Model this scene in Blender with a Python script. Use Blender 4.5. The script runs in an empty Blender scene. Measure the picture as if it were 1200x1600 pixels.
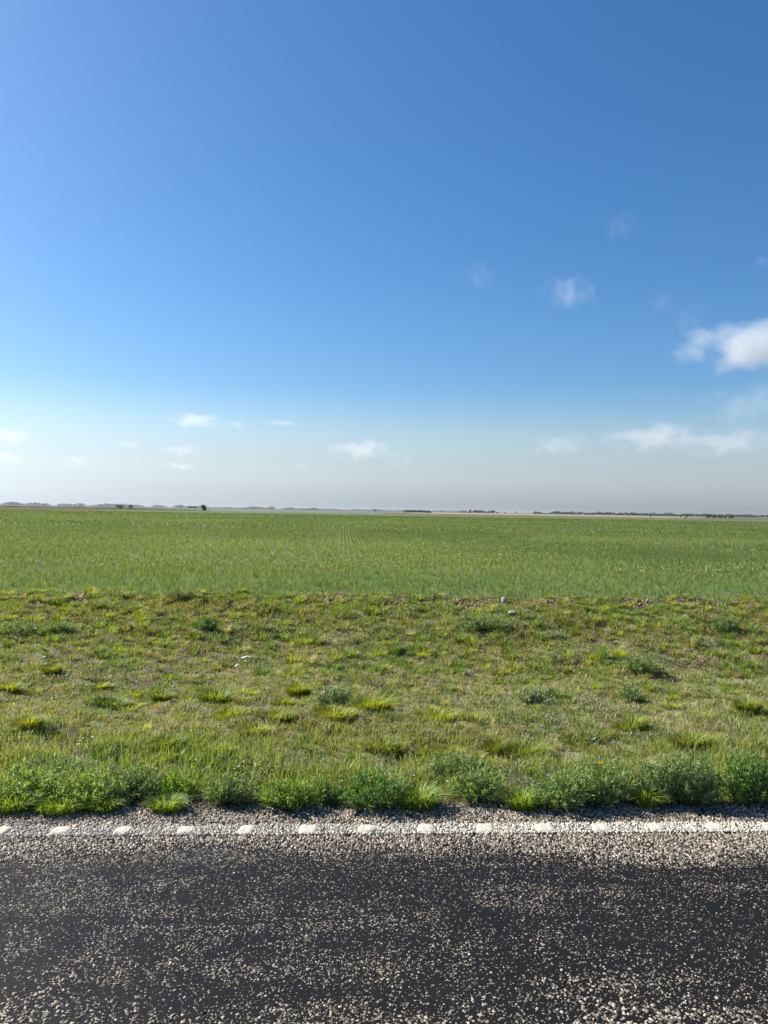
import bpy, math, numpy as np
DENOISE = True
from mathutils import Matrix, Vector
R = math.radians
rng = np.random.default_rng(7)
S = bpy.context.scene
C = S.collection

# ------------------------------------------------------------------ camera
CAM_H = 1.6
F = 1202.0
CM = Matrix.Rotation(R(-3.1), 3, 'Z') @ Matrix.Rotation(R(89.9), 3, 'X') @ Matrix.Rotation(R(0.95), 3, 'Z')
cam_d = bpy.data.cameras.new('camera')
cam = bpy.data.objects.new('camera', cam_d)
C.objects.link(cam)
cam.matrix_world = Matrix.Translation((0, 0, CAM_H)) @ CM.to_4x4()
cam_d.sensor_fit = 'VERTICAL'
cam_d.sensor_height = 36.0
cam_d.lens = 36.0 * F / 1600.0
cam_d.clip_start = 0.05
cam_d.clip_end = 60000
S.camera = cam

# ------------------------------------------------------------------ noise (numpy)
def _hash(ix, iy, s):
    h = (ix.astype(np.int64) * 374761393 + iy.astype(np.int64) * 668265263 + s * 1442695041) & 0xffffffff
    h = ((h ^ (h >> 13)) * 1274126177) & 0xffffffff
    h = h ^ (h >> 16)
    return (h & 0xffffff) / float(0xffffff)
def vnoise(x, y, s=0):
    x = np.asarray(x, float); y = np.asarray(y, float)
    ix = np.floor(x); iy = np.floor(y)
    fx = x - ix; fy = y - iy
    fx = fx * fx * (3 - 2 * fx); fy = fy * fy * (3 - 2 * fy)
    a = _hash(ix, iy, s); b = _hash(ix + 1, iy, s); c = _hash(ix, iy + 1, s); d = _hash(ix + 1, iy + 1, s)
    return (a * (1 - fx) + b * fx) * (1 - fy) + (c * (1 - fx) + d * fx) * fy
def fbm(x, y, s=0, o=3):
    t = 0; w = 0; a = 1.0; f = 1.0
    for k in range(o):
        t = t + a * vnoise(x * f + 17.3 * k, y * f - 9.1 * k, s + k); w += a; a *= .5; f *= 2.03
    return t / w
def sstep(a, b, x):
    t = np.clip((np.asarray(x, float) - a) / (b - a), 0, 1)
    return t * t * (3 - 2 * t)

# ------------------------------------------------------------------ terrain height
EDGE = 4.16       # outer edge of the sealed road
FIELD = 13.75      # where the crop begins
def edge_y(x):
    return EDGE + 0.05 * (fbm(np.asarray(x) * 1.7, 0 * np.asarray(x), 5) - .5)
def height(x, y):
    x = np.asarray(x, float); y = np.asarray(y, float)
    ditch = -0.34 * sstep(4.3, 9.3, y) * (1 - sstep(9.6, 13.0, y))
    berm = 0.07 * np.exp(-((y - 13.4) / .36) ** 2) * (0.5 + fbm(x * .8, y * .8, 3))
    m = sstep(4.2, 4.8, y) * (1 - sstep(30, 60, y))
    lumps = (fbm(x * 1.6, y * 1.6, 11) - .5) * 0.17 * m * (1 - .6 * sstep(14, 16, y))
    fine = (fbm(x * 5, y * 5, 21, 2) - .5) * 0.055 * m
    return ditch + berm + lumps + fine - 0.012 * sstep(4.15, 4.25, y)
def ray(px, py):
    return (CM @ Vector(((px - 600) / F, -(py - 800) / F, -1))).normalized()
def ground_at(px, py):
    d = ray(px, py); t = 1.0
    for i in range(4000):
        p = Vector((0, 0, CAM_H)) + d * t
        g = float(height(p.x, p.y))
        if p.z <= g: break
        t += max(0.004, (p.z - g) * .6)
    return Vector((p.x, p.y, g))
def far_at(px, dist, z=0.0):
    d = ray(px, 798 + (px - 600) * .0166); k = dist / math.hypot(d.x, d.y)
    return Vector((d.x * k, d.y * k, z))

# ------------------------------------------------------------------ mesh helpers
def mesh_np(name, V, quads=None, tris=None, col=None, smooth=False):
    me = bpy.data.meshes.new(name)
    V = np.ascontiguousarray(V, dtype=np.float32)
    idx = []; starts = []; tot = []
    n0 = 0
    if quads is not None and len(quads):
        q = np.asarray(quads, dtype=np.int32); idx.append(q.ravel())
        starts.append(np.arange(len(q)) * 4); n0 = len(q) * 4
    if tris is not None and len(tris):
        t = np.asarray(tris, dtype=np.int32); idx.append(t.ravel())
        starts.append(n0 + np.arange(len(t)) * 3)
    idx = np.concatenate(idx).astype(np.int32); starts = np.concatenate(starts).astype(np.int32)
    me.vertices.add(len(V)); me.vertices.foreach_set('co', V.ravel())
    me.loops.add(len(idx)); me.loops.foreach_set('vertex_index', idx)
    me.polygons.add(len(starts)); me.polygons.foreach_set('loop_start', starts)
    if smooth: me.polygons.foreach_set('use_smooth', np.ones(len(starts), bool))
    me.update(calc_edges=True)
    if col is not None:
        a = me.color_attributes.new('tint', 'FLOAT_COLOR', 'POINT')
        c = np.ones((len(V), 4), np.float32); c[:, :3] = col
        a.data.foreach_set('color', c.ravel())
    me.validate()
    return me
def obj(name, me, mat=None, parent=None, loc=None):
    o = bpy.data.objects.new(name, me); C.objects.link(o)
    if mat is not None and me is not None and not me.materials: me.materials.append(mat)
    if parent is not None: o.parent = parent
    if loc is not None: o.location = loc
    return o
def tag(o, label=None, cat=None, group=None, kind=None):
    if label: o['label'] = label
    if cat: o['category'] = cat
    if group: o['group'] = group
    if kind: o['kind'] = kind
    return o
def empty(name, loc, rz=0):
    o = bpy.data.objects.new(name, None); C.objects.link(o)
    o.location = loc; o.rotation_euler = (0, 0, rz); o.empty_display_size = .1
    return o

def blades(P, H, W, az, lean, col, tipcol=None, curl=1.0):
    """grass blades: 5 vertices each. az: lean direction, lean: horizontal reach / height"""
    n = len(P)
    fa = az + rng.uniform(-.9, .9, n) + math.pi / 2
    wx = np.cos(fa) * W * .5; wy = np.sin(fa) * W * .5
    lx = np.cos(az) * lean * H; ly = np.sin(az) * lean * H
    V = np.zeros((n, 5, 3))
    V[:, 0] = P + np.stack([wx * .7, wy * .7, 0 * wx], 1)
    V[:, 1] = P - np.stack([wx * .7, wy * .7, 0 * wx], 1)
    mid = P + np.stack([lx * .33, ly * .33, H * .6], 1)
    V[:, 2] = mid - np.stack([wx, wy, 0 * wx], 1)
    V[:, 3] = mid + np.stack([wx, wy, 0 * wx], 1)
    V[:, 4] = P + np.stack([lx, ly, H * (1 - .25 * np.clip(lean, 0, 2) * curl)], 1)
    b = np.arange(n)[:, None] * 5
    q = b + np.array([[0, 1, 2, 3]]); t = b + np.array([[3, 2, 4]])
    cc = np.repeat(col[:, None, :], 5, 1)
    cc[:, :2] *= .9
    if tipcol is not None: cc[:, 4] = tipcol
    return V.reshape(-1, 3), q, t, cc.reshape(-1, 3)

def leaves(P, D, L, W, col, fold=.25):
    """small lance shaped leaves: base, left, right, tip, with a fold"""
    n = len(P)
    D = D / np.linalg.norm(D, axis=1, keepdims=True)
    U = rng.normal(size=(n, 3)); U[:, 2] = np.abs(U[:, 2]) + .4
    Sd = np.cross(D, U); Sd /= np.linalg.norm(Sd, axis=1, keepdims=True) + 1e-9
    N = np.cross(Sd, D)
    L = L[:, None]; W = W[:, None]
    V = np.zeros((n, 5, 3))
    V[:, 0] = P
    V[:, 1] = P + D * L * .45 + Sd * W * .5 + N * W * fold
    V[:, 2] = P + D * L
    V[:, 3] = P + D * L * .45 - Sd * W * .5 + N * W * fold
    V[:, 4] = P + D * L * .5
    b = np.arange(n)[:, None] * 5
    t = np.concatenate([b + np.array([[0, 1, 4]]), b + np.array([[1, 2, 4]]), b + np.array([[2, 3, 4]]), b + np.array([[3, 0, 4]])])
    return V.reshape(-1, 3), t, np.repeat(col, 5, 0)

def tube_np(pts, r0, r1, k=4):
    pts = np.asarray(pts, float); n = len(pts)
    V = []
    for i, p in enumerate(pts):
        d = pts[min(i + 1, n - 1)] - pts[max(i - 1, 0)]; d /= np.linalg.norm(d) + 1e-9
        a = np.cross(d, [.3, .9, .1]); a /= np.linalg.norm(a) + 1e-9; b = np.cross(d, a)
        r = r0 + (r1 - r0) * i / (n - 1)
        for j in range(k):
            t = 2 * math.pi * j / k
            V.append(p + r * (math.cos(t) * a + math.sin(t) * b))
    q = [[i * k + j, i * k + (j + 1) % k, (i + 1) * k + (j + 1) % k, (i + 1) * k + j] for i in range(n - 1) for j in range(k)]
    return np.array(V), q
class Acc:
    def __init__(s): s.V = []; s.q = []; s.t = []; s.c = []; s.n = 0
    def add(s, V, q=None, t=None, c=None):
        V = np.asarray(V, float)
        s.V.append(V)
        if q is not None and len(q): s.q.append(np.asarray(q) + s.n)
        if t is not None and len(t): s.t.append(np.asarray(t) + s.n)
        c = np.array([.5, .5, .5]) if c is None else np.asarray(c)
        s.c.append(np.broadcast_to(c, V.shape)); s.n += len(V)
    def mesh(s, name, smooth=False):
        return mesh_np(name, np.concatenate(s.V), np.concatenate(s.q) if s.q else None,
                       np.concatenate(s.t) if s.t else None, np.concatenate(s.c), smooth)

# ------------------------------------------------------------------ materials
class M:
    def __init__(s, name):
        s.m = bpy.data.materials.new(name); s.m.use_nodes = True
        s.t = s.m.node_tree; s.t.nodes.clear()
        s.out = s.n('ShaderNodeOutputMaterial')
    def n(s, typ, **kw):
        d = s.t.nodes.new(typ)
        for k, v in kw.items():
            if k.startswith('i_'):
                key = k[2:]
                key = int(key) if key.isdigit() else key.replace('_', ' ')
                s.sock(d, key, v)
            else: setattr(d, k, v)
        return d
    def sock(s, d, key, v):
        if isinstance(v, bpy.types.NodeSocket): s.t.links.new(v, d.inputs[key])
        elif isinstance(v, bpy.types.Node): s.t.links.new(v.outputs[0], d.inputs[key])
        else: d.inputs[key].default_value = v
    def math(s, op, a, b=0.0, clamp=False):
        return s.n('ShaderNodeMath', operation=op, use_clamp=clamp, i_0=a, i_1=b).outputs[0]
    def mix(s, f, a, b, blend='MIX'):
        d = s.n('ShaderNodeMix', data_type='RGBA', blend_type=blend, clamp_factor=True)
        s.sock(d, 0, f)
        for k, v in ((6, a), (7, b)):
            if isinstance(v, tuple) and len(v) == 3: v = v + (1,)
            s.sock(d, k, v)
        return d.outputs[2]
    def ramp(s, f, stops, interp='LINEAR'):
        d = s.n('ShaderNodeValToRGB'); s.sock(d, 0, f)
        e = d.color_ramp.elements; d.color_ramp.interpolation = interp
        while len(e) < len(stops): e.new(.5)
        for i, (p, c) in enumerate(stops):
            e[i].position = p; e[i].color = tuple(c) + (1,) if len(c) == 3 else c
        return d.outputs[0]
    def maprange(s, v, a, b, c=0.0, d=1.0, smooth=True):
        n = s.n('ShaderNodeMapRange', interpolation_type='SMOOTHSTEP' if smooth else 'LINEAR')
        s.sock(n, 0, v)
        for i, x in zip((1, 2, 3, 4), (a, b, c, d)): n.inputs[i].default_value = x
        return n.outputs[0]
    def noise(s, vec, scale, detail=3, rough=.5):
        return s.n('ShaderNodeTexNoise', i_Vector=vec, i_Scale=scale, i_Detail=detail, i_Roughness=rough).outputs[0]

def foliage_mat(name, transl=.35, rough=.5, spec=.3, gain=1.0, sat=1.0):
    m = M(name)
    a = m.n('ShaderNodeAttribute', attribute_name='tint')
    hsv = m.n('ShaderNodeHueSaturation', i_Color=a.outputs['Color'], i_Value=gain, i_Saturation=sat)
    p = m.n('ShaderNodeBsdfPrincipled', i_Base_Color=hsv.outputs[0], i_Roughness=rough)
    p.inputs['Specular IOR Level'].default_value = spec
    tcol = m.mix(1.0, hsv.outputs[0], (1.25, 1.15, .45), 'MULTIPLY')
    tr = m.n('ShaderNodeBsdfTranslucent', i_Color=tcol)
    mx = m.n('ShaderNodeMixShader', i_0=transl, i_1=p, i_2=tr)
    m.t.links.new(mx.outputs[0], m.out.inputs[0])
    return m.m
def solid_mat(name, col, rough=.7, spec=.3, var=0.0, scale=10.0, bump=0.0):
    m = M(name)
    tc = m.n('ShaderNodeTexCoord')
    nz = m.noise(tc.outputs['Object'], scale, 4, .6)
    c = m.mix(nz, tuple(x * (1 - var) for x in col), tuple(min(1, x * (1 + var)) for x in col))
    p = m.n('ShaderNodeBsdfPrincipled', i_Base_Color=c, i_Roughness=rough)
    p.inputs['Specular IOR Level'].default_value = spec
    if bump:
        b = m.n('ShaderNodeBump', i_Height=nz, i_Strength=bump, i_Distance=.01)
        m.t.links.new(b.outputs[0], p.inputs['Normal'])
    m.t.links.new(p.outputs[0], m.out.inputs[0])
    return m.m

MAT_grass = foliage_mat('grass_blades', .45, .5, .3, 1.36)
MAT_dry = foliage_mat('dry_grass', .28, .75, .12, 1.3)
MAT_weed = foliage_mat('weed_leaves', .38, .45, .4, 1.2)
MAT_crop = foliage_mat('crop_leaves', .42, .6, .2, 1.22, .92)
MAT_flower = foliage_mat('petals', .3, .6, .1)
MAT_tree = foliage_mat('tree_leaves', .15, .7, .1)
MAT_stem = solid_mat('green_stem', (.10, .13, .05), .6, .2, .3, 60)
MAT_bark = solid_mat('bark', (.09, .065, .045), .9, .1, .4, 6)

# ------------------------------------------------------------------ road
def road_mat():
    m = M('old_chip_seal')
    g = m.n('ShaderNodeNewGeometry')
    pos = g.outputs['Position']
    sep = m.n('ShaderNodeSeparateXYZ', i_0=pos)
    y = sep.outputs[1]
    wob = m.math('MULTIPLY', m.math('SUBTRACT', m.noise(pos, 2.2, 4, .6), .5), .45)
    yy = m.math('ADD', y, wob)
    # share of the surface where stone shows through the bitumen
    dens = m.math('MAXIMUM', m.maprange(yy, 3.35, 3.68), m.math('SUBTRACT', 1.0, m.maprange(yy, 2.05, 2.75)))
    streak = m.noise(m.n('ShaderNodeMapping', i_Vector=pos, i_Scale=(.35, 3.2, 1)), 2.0, 4, .6)
    dens = m.math('ADD', m.math('MULTIPLY', dens, .55), m.math('MULTIPLY', m.math('SUBTRACT', streak, .35), .7), True)
    v = m.n('ShaderNodeTexVoronoi', i_Vector=pos, i_Scale=135.0, i_Randomness=1.0)
    rnd = m.n('ShaderNodeSeparateColor', i_0=v.outputs['Color'])
    pick = m.math('LESS_THAN', rnd.outputs[0], m.math('ADD', m.math('MULTIPLY', dens, .66), .15))
    size = m.math('ADD', m.math('MULTIPLY', rnd.outputs[1], .28), .18)
    inside = m.math('LESS_THAN', v.outputs['Distance'], size)
    chip = m.math('MULTIPLY', pick, inside)
    stone = m.mix(rnd.outputs[2], (.14, .12, .095), (.34, .30, .24))
    big = m.noise(pos, 1.1, 5, .6)
    bit = m.mix(big, (.0055, .0050, .0042), (.015, .0128, .0095))
    col = m.mix(chip, bit, stone)
    h = m.math('ADD', m.math('MULTIPLY', chip, m.math('SUBTRACT', .5, v.outputs['Distance'])), m.math('MULTIPLY', m.noise(pos, 160, 3, .6), .35))
    bump = m.n('ShaderNodeBump', i_Height=h, i_Strength=.7, i_Distance=.004)
    rough = m.mix(chip, m.mix(m.noise(pos, 5, 4, .6), (.38, .38, .38), (.62, .62, .62)), (.8, .8, .8))
    p = m.n('ShaderNodeBsdfPrincipled', i_Base_Color=col, i_Roughness=rough, i_Normal=bump)
    p.inputs['Specular IOR Level'].default_value = .13
    m.t.links.new(p.outputs[0], m.out.inputs[0])
    return m.m
xs = np.concatenate([np.linspace(-400, -12, 30), np.linspace(-11.5, 11.5, 140), np.linspace(12, 400, 30)])
ys = np.array([-6.5, -3, 0, 2, 3, 3.6, 4.0, 4.1])
X, Y = np.meshgrid(xs, ys)
Z = 0 * X
Yr = Y.copy(); Yr[-1] = edge_y(xs) + .03
def grid_faces(nx, ny):
    i = np.arange(nx - 1)[None, :] + nx * np.arange(ny - 1)[:, None]
    i = i.ravel()
    return np.stack([i, i + 1, i + 1 + nx, i + nx], 1)
o = obj('road', mesh_np('road', np.stack([X, Yr, Z], -1).reshape(-1, 3), grid_faces(len(xs), len(ys))), road_mat())
tag(o, kind='structure')

# painted edge line: thin worn sheet over the seal
def line_mat():
    m = M('worn_white_line')
    g = m.n('ShaderNodeNewGeometry'); pos = g.outputs['Position']
    v = m.n('ShaderNodeTexVoronoi', i_Vector=pos, i_Scale=85.0)
    big = m.noise(pos, 1.3, 4, .6)
    gap = m.math('GREATER_THAN', m.math('ADD', v.outputs['Distance'], m.math('MULTIPLY', m.math('SUBTRACT', m.noise(pos, 40, 3), .5), .5)),
                 m.maprange(big, .3, .7, .22, .42))
    paint = m.mix(m.noise(pos, 30, 4, .7), (.34, .31, .25), (.50, .46, .38))
    col = m.mix(gap, paint, (.045, .042, .038))
    h = m.math('SUBTRACT', 1.0, v.outputs['Distance'])
    bump = m.n('ShaderNodeBump', i_Height=h, i_Strength=.8, i_Distance=.005)
    p = m.n('ShaderNodeBsdfPrincipled', i_Base_Color=col, i_Roughness=.75, i_Normal=bump)
    m.t.links.new(p.outputs[0], m.out.inputs[0])
    return m.m
LY0, LY1 = 3.790, 3.905
lx = np.concatenate([np.linspace(-300, -8, 20), np.linspace(-7.9, 7.9, 500), np.linspace(8, 300, 20)])
l0 = LY0 + .007 * (vnoise(lx * 23, 0 * lx, 40) - .5); l1 = LY1 + .007 * (vnoise(lx * 23, 0 * lx, 41) - .5)
V = np.concatenate([np.stack([lx, l0, 0 * lx + .004], 1), np.stack([lx, l1, 0 * lx + .004], 1)])
o = obj('edge_line', mesh_np('edge_line', V, grid_faces(len(lx), 2)), line_mat())
tag(o, kind='structure')

# ------------------------------------------------------------------ stone chips (geometry)
def chips(P, size, flat, col, yawr=None):
    n = len(P)
    base = np.array([[-1, -1, -1], [1, -1, -1], [1, 1, -1], [-1, 1, -1], [-.7, -.7, 1], [.7, -.7, 1], [.7, .7, 1], [-.7, .7, 1]], float) * .5
    J = base[None] + rng.uniform(-.2, .2, (n, 8, 3))
    J[:, :, 0] *= rng.uniform(.75, 1.35, n)[:, None]; J[:, :, 1] *= rng.uniform(.6, 1.0, n)[:, None]
    J[:, :, 2] *= flat[:, None]
    ax = rng.normal(size=(n, 3)) * .28; ax[:, 2] = rng.uniform(0, 2 * math.pi, n)
    ca, sa = np.cos(ax[:, 2]), np.sin(ax[:, 2])
    x = J[:, :, 0].copy(); yv = J[:, :, 1].copy(); z = J[:, :, 2].copy()
    x, yv = x * ca[:, None] - yv * sa[:, None], x * sa[:, None] + yv * ca[:, None]
    z = z + x * ax[:, 0][:, None] + yv * ax[:, 1][:, None]
    V = np.stack([x, yv, z], -1) * size[:, None, None] + P[:, None, :]
    V[:, :, 2] += (flat * size * .25)[:, None]
    f = np.array([[0, 1, 5, 4], [1, 2, 6, 5], [2, 3, 7, 6], [3, 0, 4, 7], [4, 5, 6, 7]])
    q = (np.arange(n)[:, None, None] * 8 + f[None]).reshape(-1, 4)
    return V.reshape(-1, 3), q, np.repeat(col, 8, 0)
def chip_mat():
    m = M('crushed_stone')
    a = m.n('ShaderNodeAttribute', attribute_name='tint')
    g = m.n('ShaderNodeNewGeometry')
    c = m.mix(m.noise(g.outputs['Position'], 260, 3, .6), (.72, .72, .72), (1.15, 1.15, 1.15))
    c = m.mix(1.0, a.outputs['Color'], c, 'MULTIPLY')
    p = m.n('ShaderNodeBsdfPrincipled', i_Base_Color=c, i_Roughness=.72)
    p.inputs['Specular IOR Level'].default_value = .35
    m.t.links.new(p.outputs[0], m.out.inputs[0])
    return m.m
MAT_chip = chip_mat()
def chip_field():
    N = 380000
    x = rng.uniform(-5.2, 5.2, N); y = rng.uniform(1.3, 4.2, N)
    wob = (fbm(x * 2.0, y * 2.0, 31, 4) - .5) * .5
    yy = y + wob
    patch = fbm(x * 6, y * 6, 44, 3)
    streak = fbm(x * 1.2, y * 9, 32, 3)
    shoulder = sstep(3.40, 3.70, yy)
    near = 1 - sstep(1.9, 2.75, yy)
    wheel = .12 + .55 * sstep(.35, .62, streak) * sstep(.3, .6, patch)
    dens = np.maximum(np.maximum(shoulder * .97, near * (.34 + .30 * sstep(.35, .6, patch))), wheel)
    area = 10.4 * 2.9
    # keep probability: chips per m2 wanted / offered
    offered = N / area
    want = 12000 * dens
    keep = (rng.uniform(size=N) < want / offered) & (y < edge_y(x) + .03)
    x, y, yy, near_, sh = x[keep], y[keep], yy[keep], near[keep], shoulder[keep]
    n = len(x)
    size = (.0086 + .0065 * near_) * rng.uniform(.65, 1.45, n)
    size *= (1 - .32 * (1 - np.maximum(near_, sh)))
    flat = np.where(sh > .5, .55, .18) + .14 * near_
    val = rng.uniform(.4, 1.25, n) ** 1.3
    tone = rng.uniform(0, 1, n)[:, None]
    c1 = np.array([.50, .40, .29]); c2 = np.array([.40, .35, .28])
    col = (c1 * tone + c2 * (1 - tone)) * val[:, None]
    col *= (.72 + .28 * np.maximum(near_, sh))[:, None]
    dark = rng.uniform(size=n) < .30
    col[dark] *= .35
    inl = (y > LY0 - .002) & (y < LY1 + .002) & (rng.uniform(size=n) < .55 + .45 * sstep(-2.0, 1.5, x))
    col[inl] = np.array([.60, .55, .45]) * rng.uniform(.5, 1.15, inl.sum())[:, None] * (.92 + .2 * sstep(-1.0, 1.5, x[inl]))[:, None]
    z = np.where(inl, .004, .0)
    V, q, c = chips(np.stack([x, y, z], 1), size, flat, col)
    o = obj('loose_gravel', mesh_np('loose_gravel', V, q, None, c), MAT_chip)
    tag(o, 'pale angular stone chips bedded in the dark road surface and its gravel edge', 'gravel', kind='stuff')
chip_field()

# ------------------------------------------------------------------ raised line bumps
def paint_mat():
    m = M('worn_thick_paint')
    pos = m.n('ShaderNodeNewGeometry').outputs['Position']
    n1 = m.noise(pos, 55, 5, .7); n2 = m.noise(pos, 170, 3, .6)
    c = m.mix(n1, (.46, .42, .345), (.62, .575, .48))
    c = m.mix(m.maprange(m.noise(pos, 95, 3, .6), .60, .70), c, (.12, .11, .09))
    b = m.n('ShaderNodeBump', i_Height=m.math('ADD', n1, n2), i_Strength=.8, i_Distance=.006)
    p = m.n('ShaderNodeBsdfPrincipled', i_Base_Color=c, i_Roughness=.8, i_Normal=b)
    p.inputs['Specular IOR Level'].default_value = .15
    m.t.links.new(p.outputs[0], m.out.inputs[0])
    return m.m
MAT_paint = paint_mat()
ordn = ['first', 'second', 'third', 'fourth', 'fifth', 'sixth', 'seventh', 'eighth', 'ninth', 'tenth', 'eleventh', 'twelfth', 'thirteenth']
bx = [5, 98, 195, 292, 386, 481, 573, 664, 757, 850, 938, 1025, 1117, 1205]
near_what = ['at the left edge of the photo', 'left of the plain gravel gap', 'below the long grassy mat on the left', 'below the bare dark edge of the verge',
             'below the small dark clump of weeds', 'below the bright green bush', 'below the round dark leafy bush', 'right of the round bush',
             'below the low bush with straw at its foot', 'below the bare straw edge', 'below the wide bush with deep shade', 'left of the tall bush on the right',
             'below the tall bush on the right', 'at the right edge of the photo']
def bump_mesh(k):
    nx, ny = 20, 12
    r = np.random.default_rng(100 + k)
    u = np.linspace(-1, 1, nx); v = np.linspace(-1, 1, ny)
    Vv = []
    rings = 7; seg = 28
    Vv.append((0, 0, .007))
    ph = r.uniform(0, 6, 3)
    for i in range(1, rings + 1):
        t = i / rings
        for j in range(seg):
            a = 2 * math.pi * j / seg
            e = 4.0
            ex = np.sign(math.cos(a)) * abs(math.cos(a)) ** (2 / e); ey = np.sign(math.sin(a)) * abs(math.sin(a)) ** (2 / e)
            wob = 1 + .06 * math.sin(2 * a + ph[0]) + .04 * math.sin(3 * a + ph[1]) + .03 * math.sin(7 * a + ph[2])
            xx = .046 * ex * t * wob + .004 * ey * t; yv = .052 * ey * t * wob
            z = 0.007 * (1 - t ** 6) + .0012 * math.sin(xx * 140 + ph[0]) * (1 - t)
            Vv.append((xx, yv, z - (.002 if i == rings else 0)))
    tr = [[0, 1 + j, 1 + (j + 1) % seg] for j in range(seg)]
    q = [[1 + i * seg + j, 1 + (i + 1) * seg + j, 1 + (i + 1) * seg + (j + 1) % seg, 1 + i * seg + (j + 1) % seg] for i in range(rings - 1) for j in range(seg)]
    return mesh_np('raised_line_bump', np.array(Vv), q, tr, None, True)
for k, px in enumerate(bx):
    g = ground_at(px, 1296.5 - .0025 * px)
    o = obj('raised_line_bump', bump_mesh(k), MAT_paint, None, (g.x, (LY0 + LY1) / 2, .0055))
    o.scale = (rng.uniform(.84, 1.14), rng.uniform(.82, 1.0), rng.uniform(.7, 1.1)); o.rotation_euler = (0, 0, rng.uniform(-.12, .12))
    nm = ordn[k] + ' from the left' if k < 13 else 'last on the right'
    tag(o, 'white oval bump on edge line, ' + near_what[k], 'road bump', 'raised white bumps along the edge line')

# ------------------------------------------------------------------ verge ground
def soil_mat():
    m = M('verge_soil')
    g = m.n('ShaderNodeNewGeometry'); pos = g.outputs['Position']
    sep = m.n('ShaderNodeSeparateXYZ', i_0=pos)
    n1 = m.noise(pos, 1.4, 5, .6); n2 = m.noise(pos, 28, 5, .7)
    soil = m.mix(n2, (.06, .047, .030), (.17, .135, .09))
    thatch = m.mix(n2, (.13, .15, .055), (.26, .265, .12))
    col = m.mix(m.maprange(n1, .38, .55), soil, thatch)
    red = m.mix(n2, (.13, .06, .032), (.27, .14, .08))
    band = m.math('MULTIPLY', m.maprange(sep.outputs[1], 12.8, 13.1), m.math('SUBTRACT', 1.0, m.maprange(sep.outputs[1], 13.8, 14.3)))
    band = m.math('MULTIPLY', band, m.maprange(m.noise(pos, .55, 3), .38, .5))
    col = m.mix(band, col, red)
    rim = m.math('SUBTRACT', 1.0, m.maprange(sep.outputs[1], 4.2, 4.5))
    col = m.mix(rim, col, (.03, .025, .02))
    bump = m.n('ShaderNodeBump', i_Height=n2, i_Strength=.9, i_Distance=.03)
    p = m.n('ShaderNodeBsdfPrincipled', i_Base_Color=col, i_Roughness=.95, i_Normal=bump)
    p.inputs['Specular IOR Level'].default_value = .1
    m.t.links.new(p.outputs[0], m.out.inputs[0])
    return m.m
MAT_soil = soil_mat()
def sheet(name, xs, ys, f, mat, first=None):
    X, Y = np.meshgrid(xs, ys)
    if first is not None: Y[0] = first(xs)
    o = obj(name, mesh_np(name, np.stack([X, Y, f(X, Y)], -1).reshape(-1, 3), grid_faces(len(xs), len(ys)), None, None, True), mat)
    tag(o, kind='structure'); return o
xf = np.concatenate([np.linspace(-400, -16, 40), np.linspace(-15.8, 15.8, 400), np.linspace(16, 400, 40)])
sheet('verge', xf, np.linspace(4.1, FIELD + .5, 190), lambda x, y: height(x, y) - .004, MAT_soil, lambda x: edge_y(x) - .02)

# ------------------------------------------------------------------ crop field ground
def field_mat():
    m = M('field_ground')
    g = m.n('ShaderNodeNewGeometry'); pos = g.outputs['Position']
    sep = m.n('ShaderNodeSeparateXYZ', i_0=pos)
    x, y = sep.outputs[0], sep.outputs[1]
    n1 = m.noise(pos, .05, 4, .6); n2 = m.noise(pos, 2.5, 5, .7); n3 = m.noise(pos, .6, 4, .6)
    canopy = m.mix(n1, (.096, .139, .051), (.11, .152, .06))
    canopy = m.mix(m.maprange(n3, .3, .7), canopy, m.mix(n2, (.085, .133, .052), (.12, .162, .07)))
    soil = m.mix(n2, (.09, .12, .04), (.14, .165, .06))
    f = m.maprange(y, 25, 110)
    col = m.mix(f, soil, canopy)
    rows = m.n('ShaderNodeTexWave', i_Vector=pos, i_Scale=1 / .19 / 3.1416 / 2 * 3.1416 * .955, i_Distortion=.4)
    rows.bands_direction = 'X'
    col = m.mix(m.math('MULTIPLY', rows.outputs[0], .25), col, m.mix(1.0, col, (.55, .6, .5), 'MULTIPLY'))
    bump = m.n('ShaderNodeBump', i_Height=n2, i_Strength=.6, i_Distance=.1)
    p = m.n('ShaderNodeBsdfPrincipled', i_Base_Color=col, i_Roughness=.9, i_Normal=bump)
    p.inputs['Specular IOR Level'].default_value = .1
    m.t.links.new(p.outputs[0], m.out.inputs[0])
    return m.m
MAT_field = field_mat()
FX = [(-700, 130), (-260, 215)] + [(lambda p: (p.x, p.y))(far_at(px, d)) for px, d in ((-40, 238), (120, 300), (300, 420), (600, 362), (800, 356), (1000, 380), (1240, 410))] + [(420, 400), (700, 380)]
FX = np.array(sorted(FX))
xe = np.concatenate([np.linspace(-700, -60, 40), np.linspace(-58, 58, 120), np.linspace(60, 700, 60)])
ye = np.concatenate([np.linspace(FIELD, 30, 40), np.geomspace(31, 1000, 60)])
def f_top(xs): return np.interp(xs, FX[:, 0], FX[:, 1])
Xg, Tg = np.meshgrid(xe, np.linspace(0, 1, 90) ** 2.4)
Yg = (FIELD + .4) + Tg * (f_top(Xg) - FIELD)
o = obj('crop_field', mesh_np('crop_field', np.stack([Xg, Yg, height(Xg, Yg) + .001 - .0035], -1).reshape(-1, 3), grid_faces(len(xe), 90), None, None, True), MAT_field)
tag(o, kind='structure')

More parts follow.
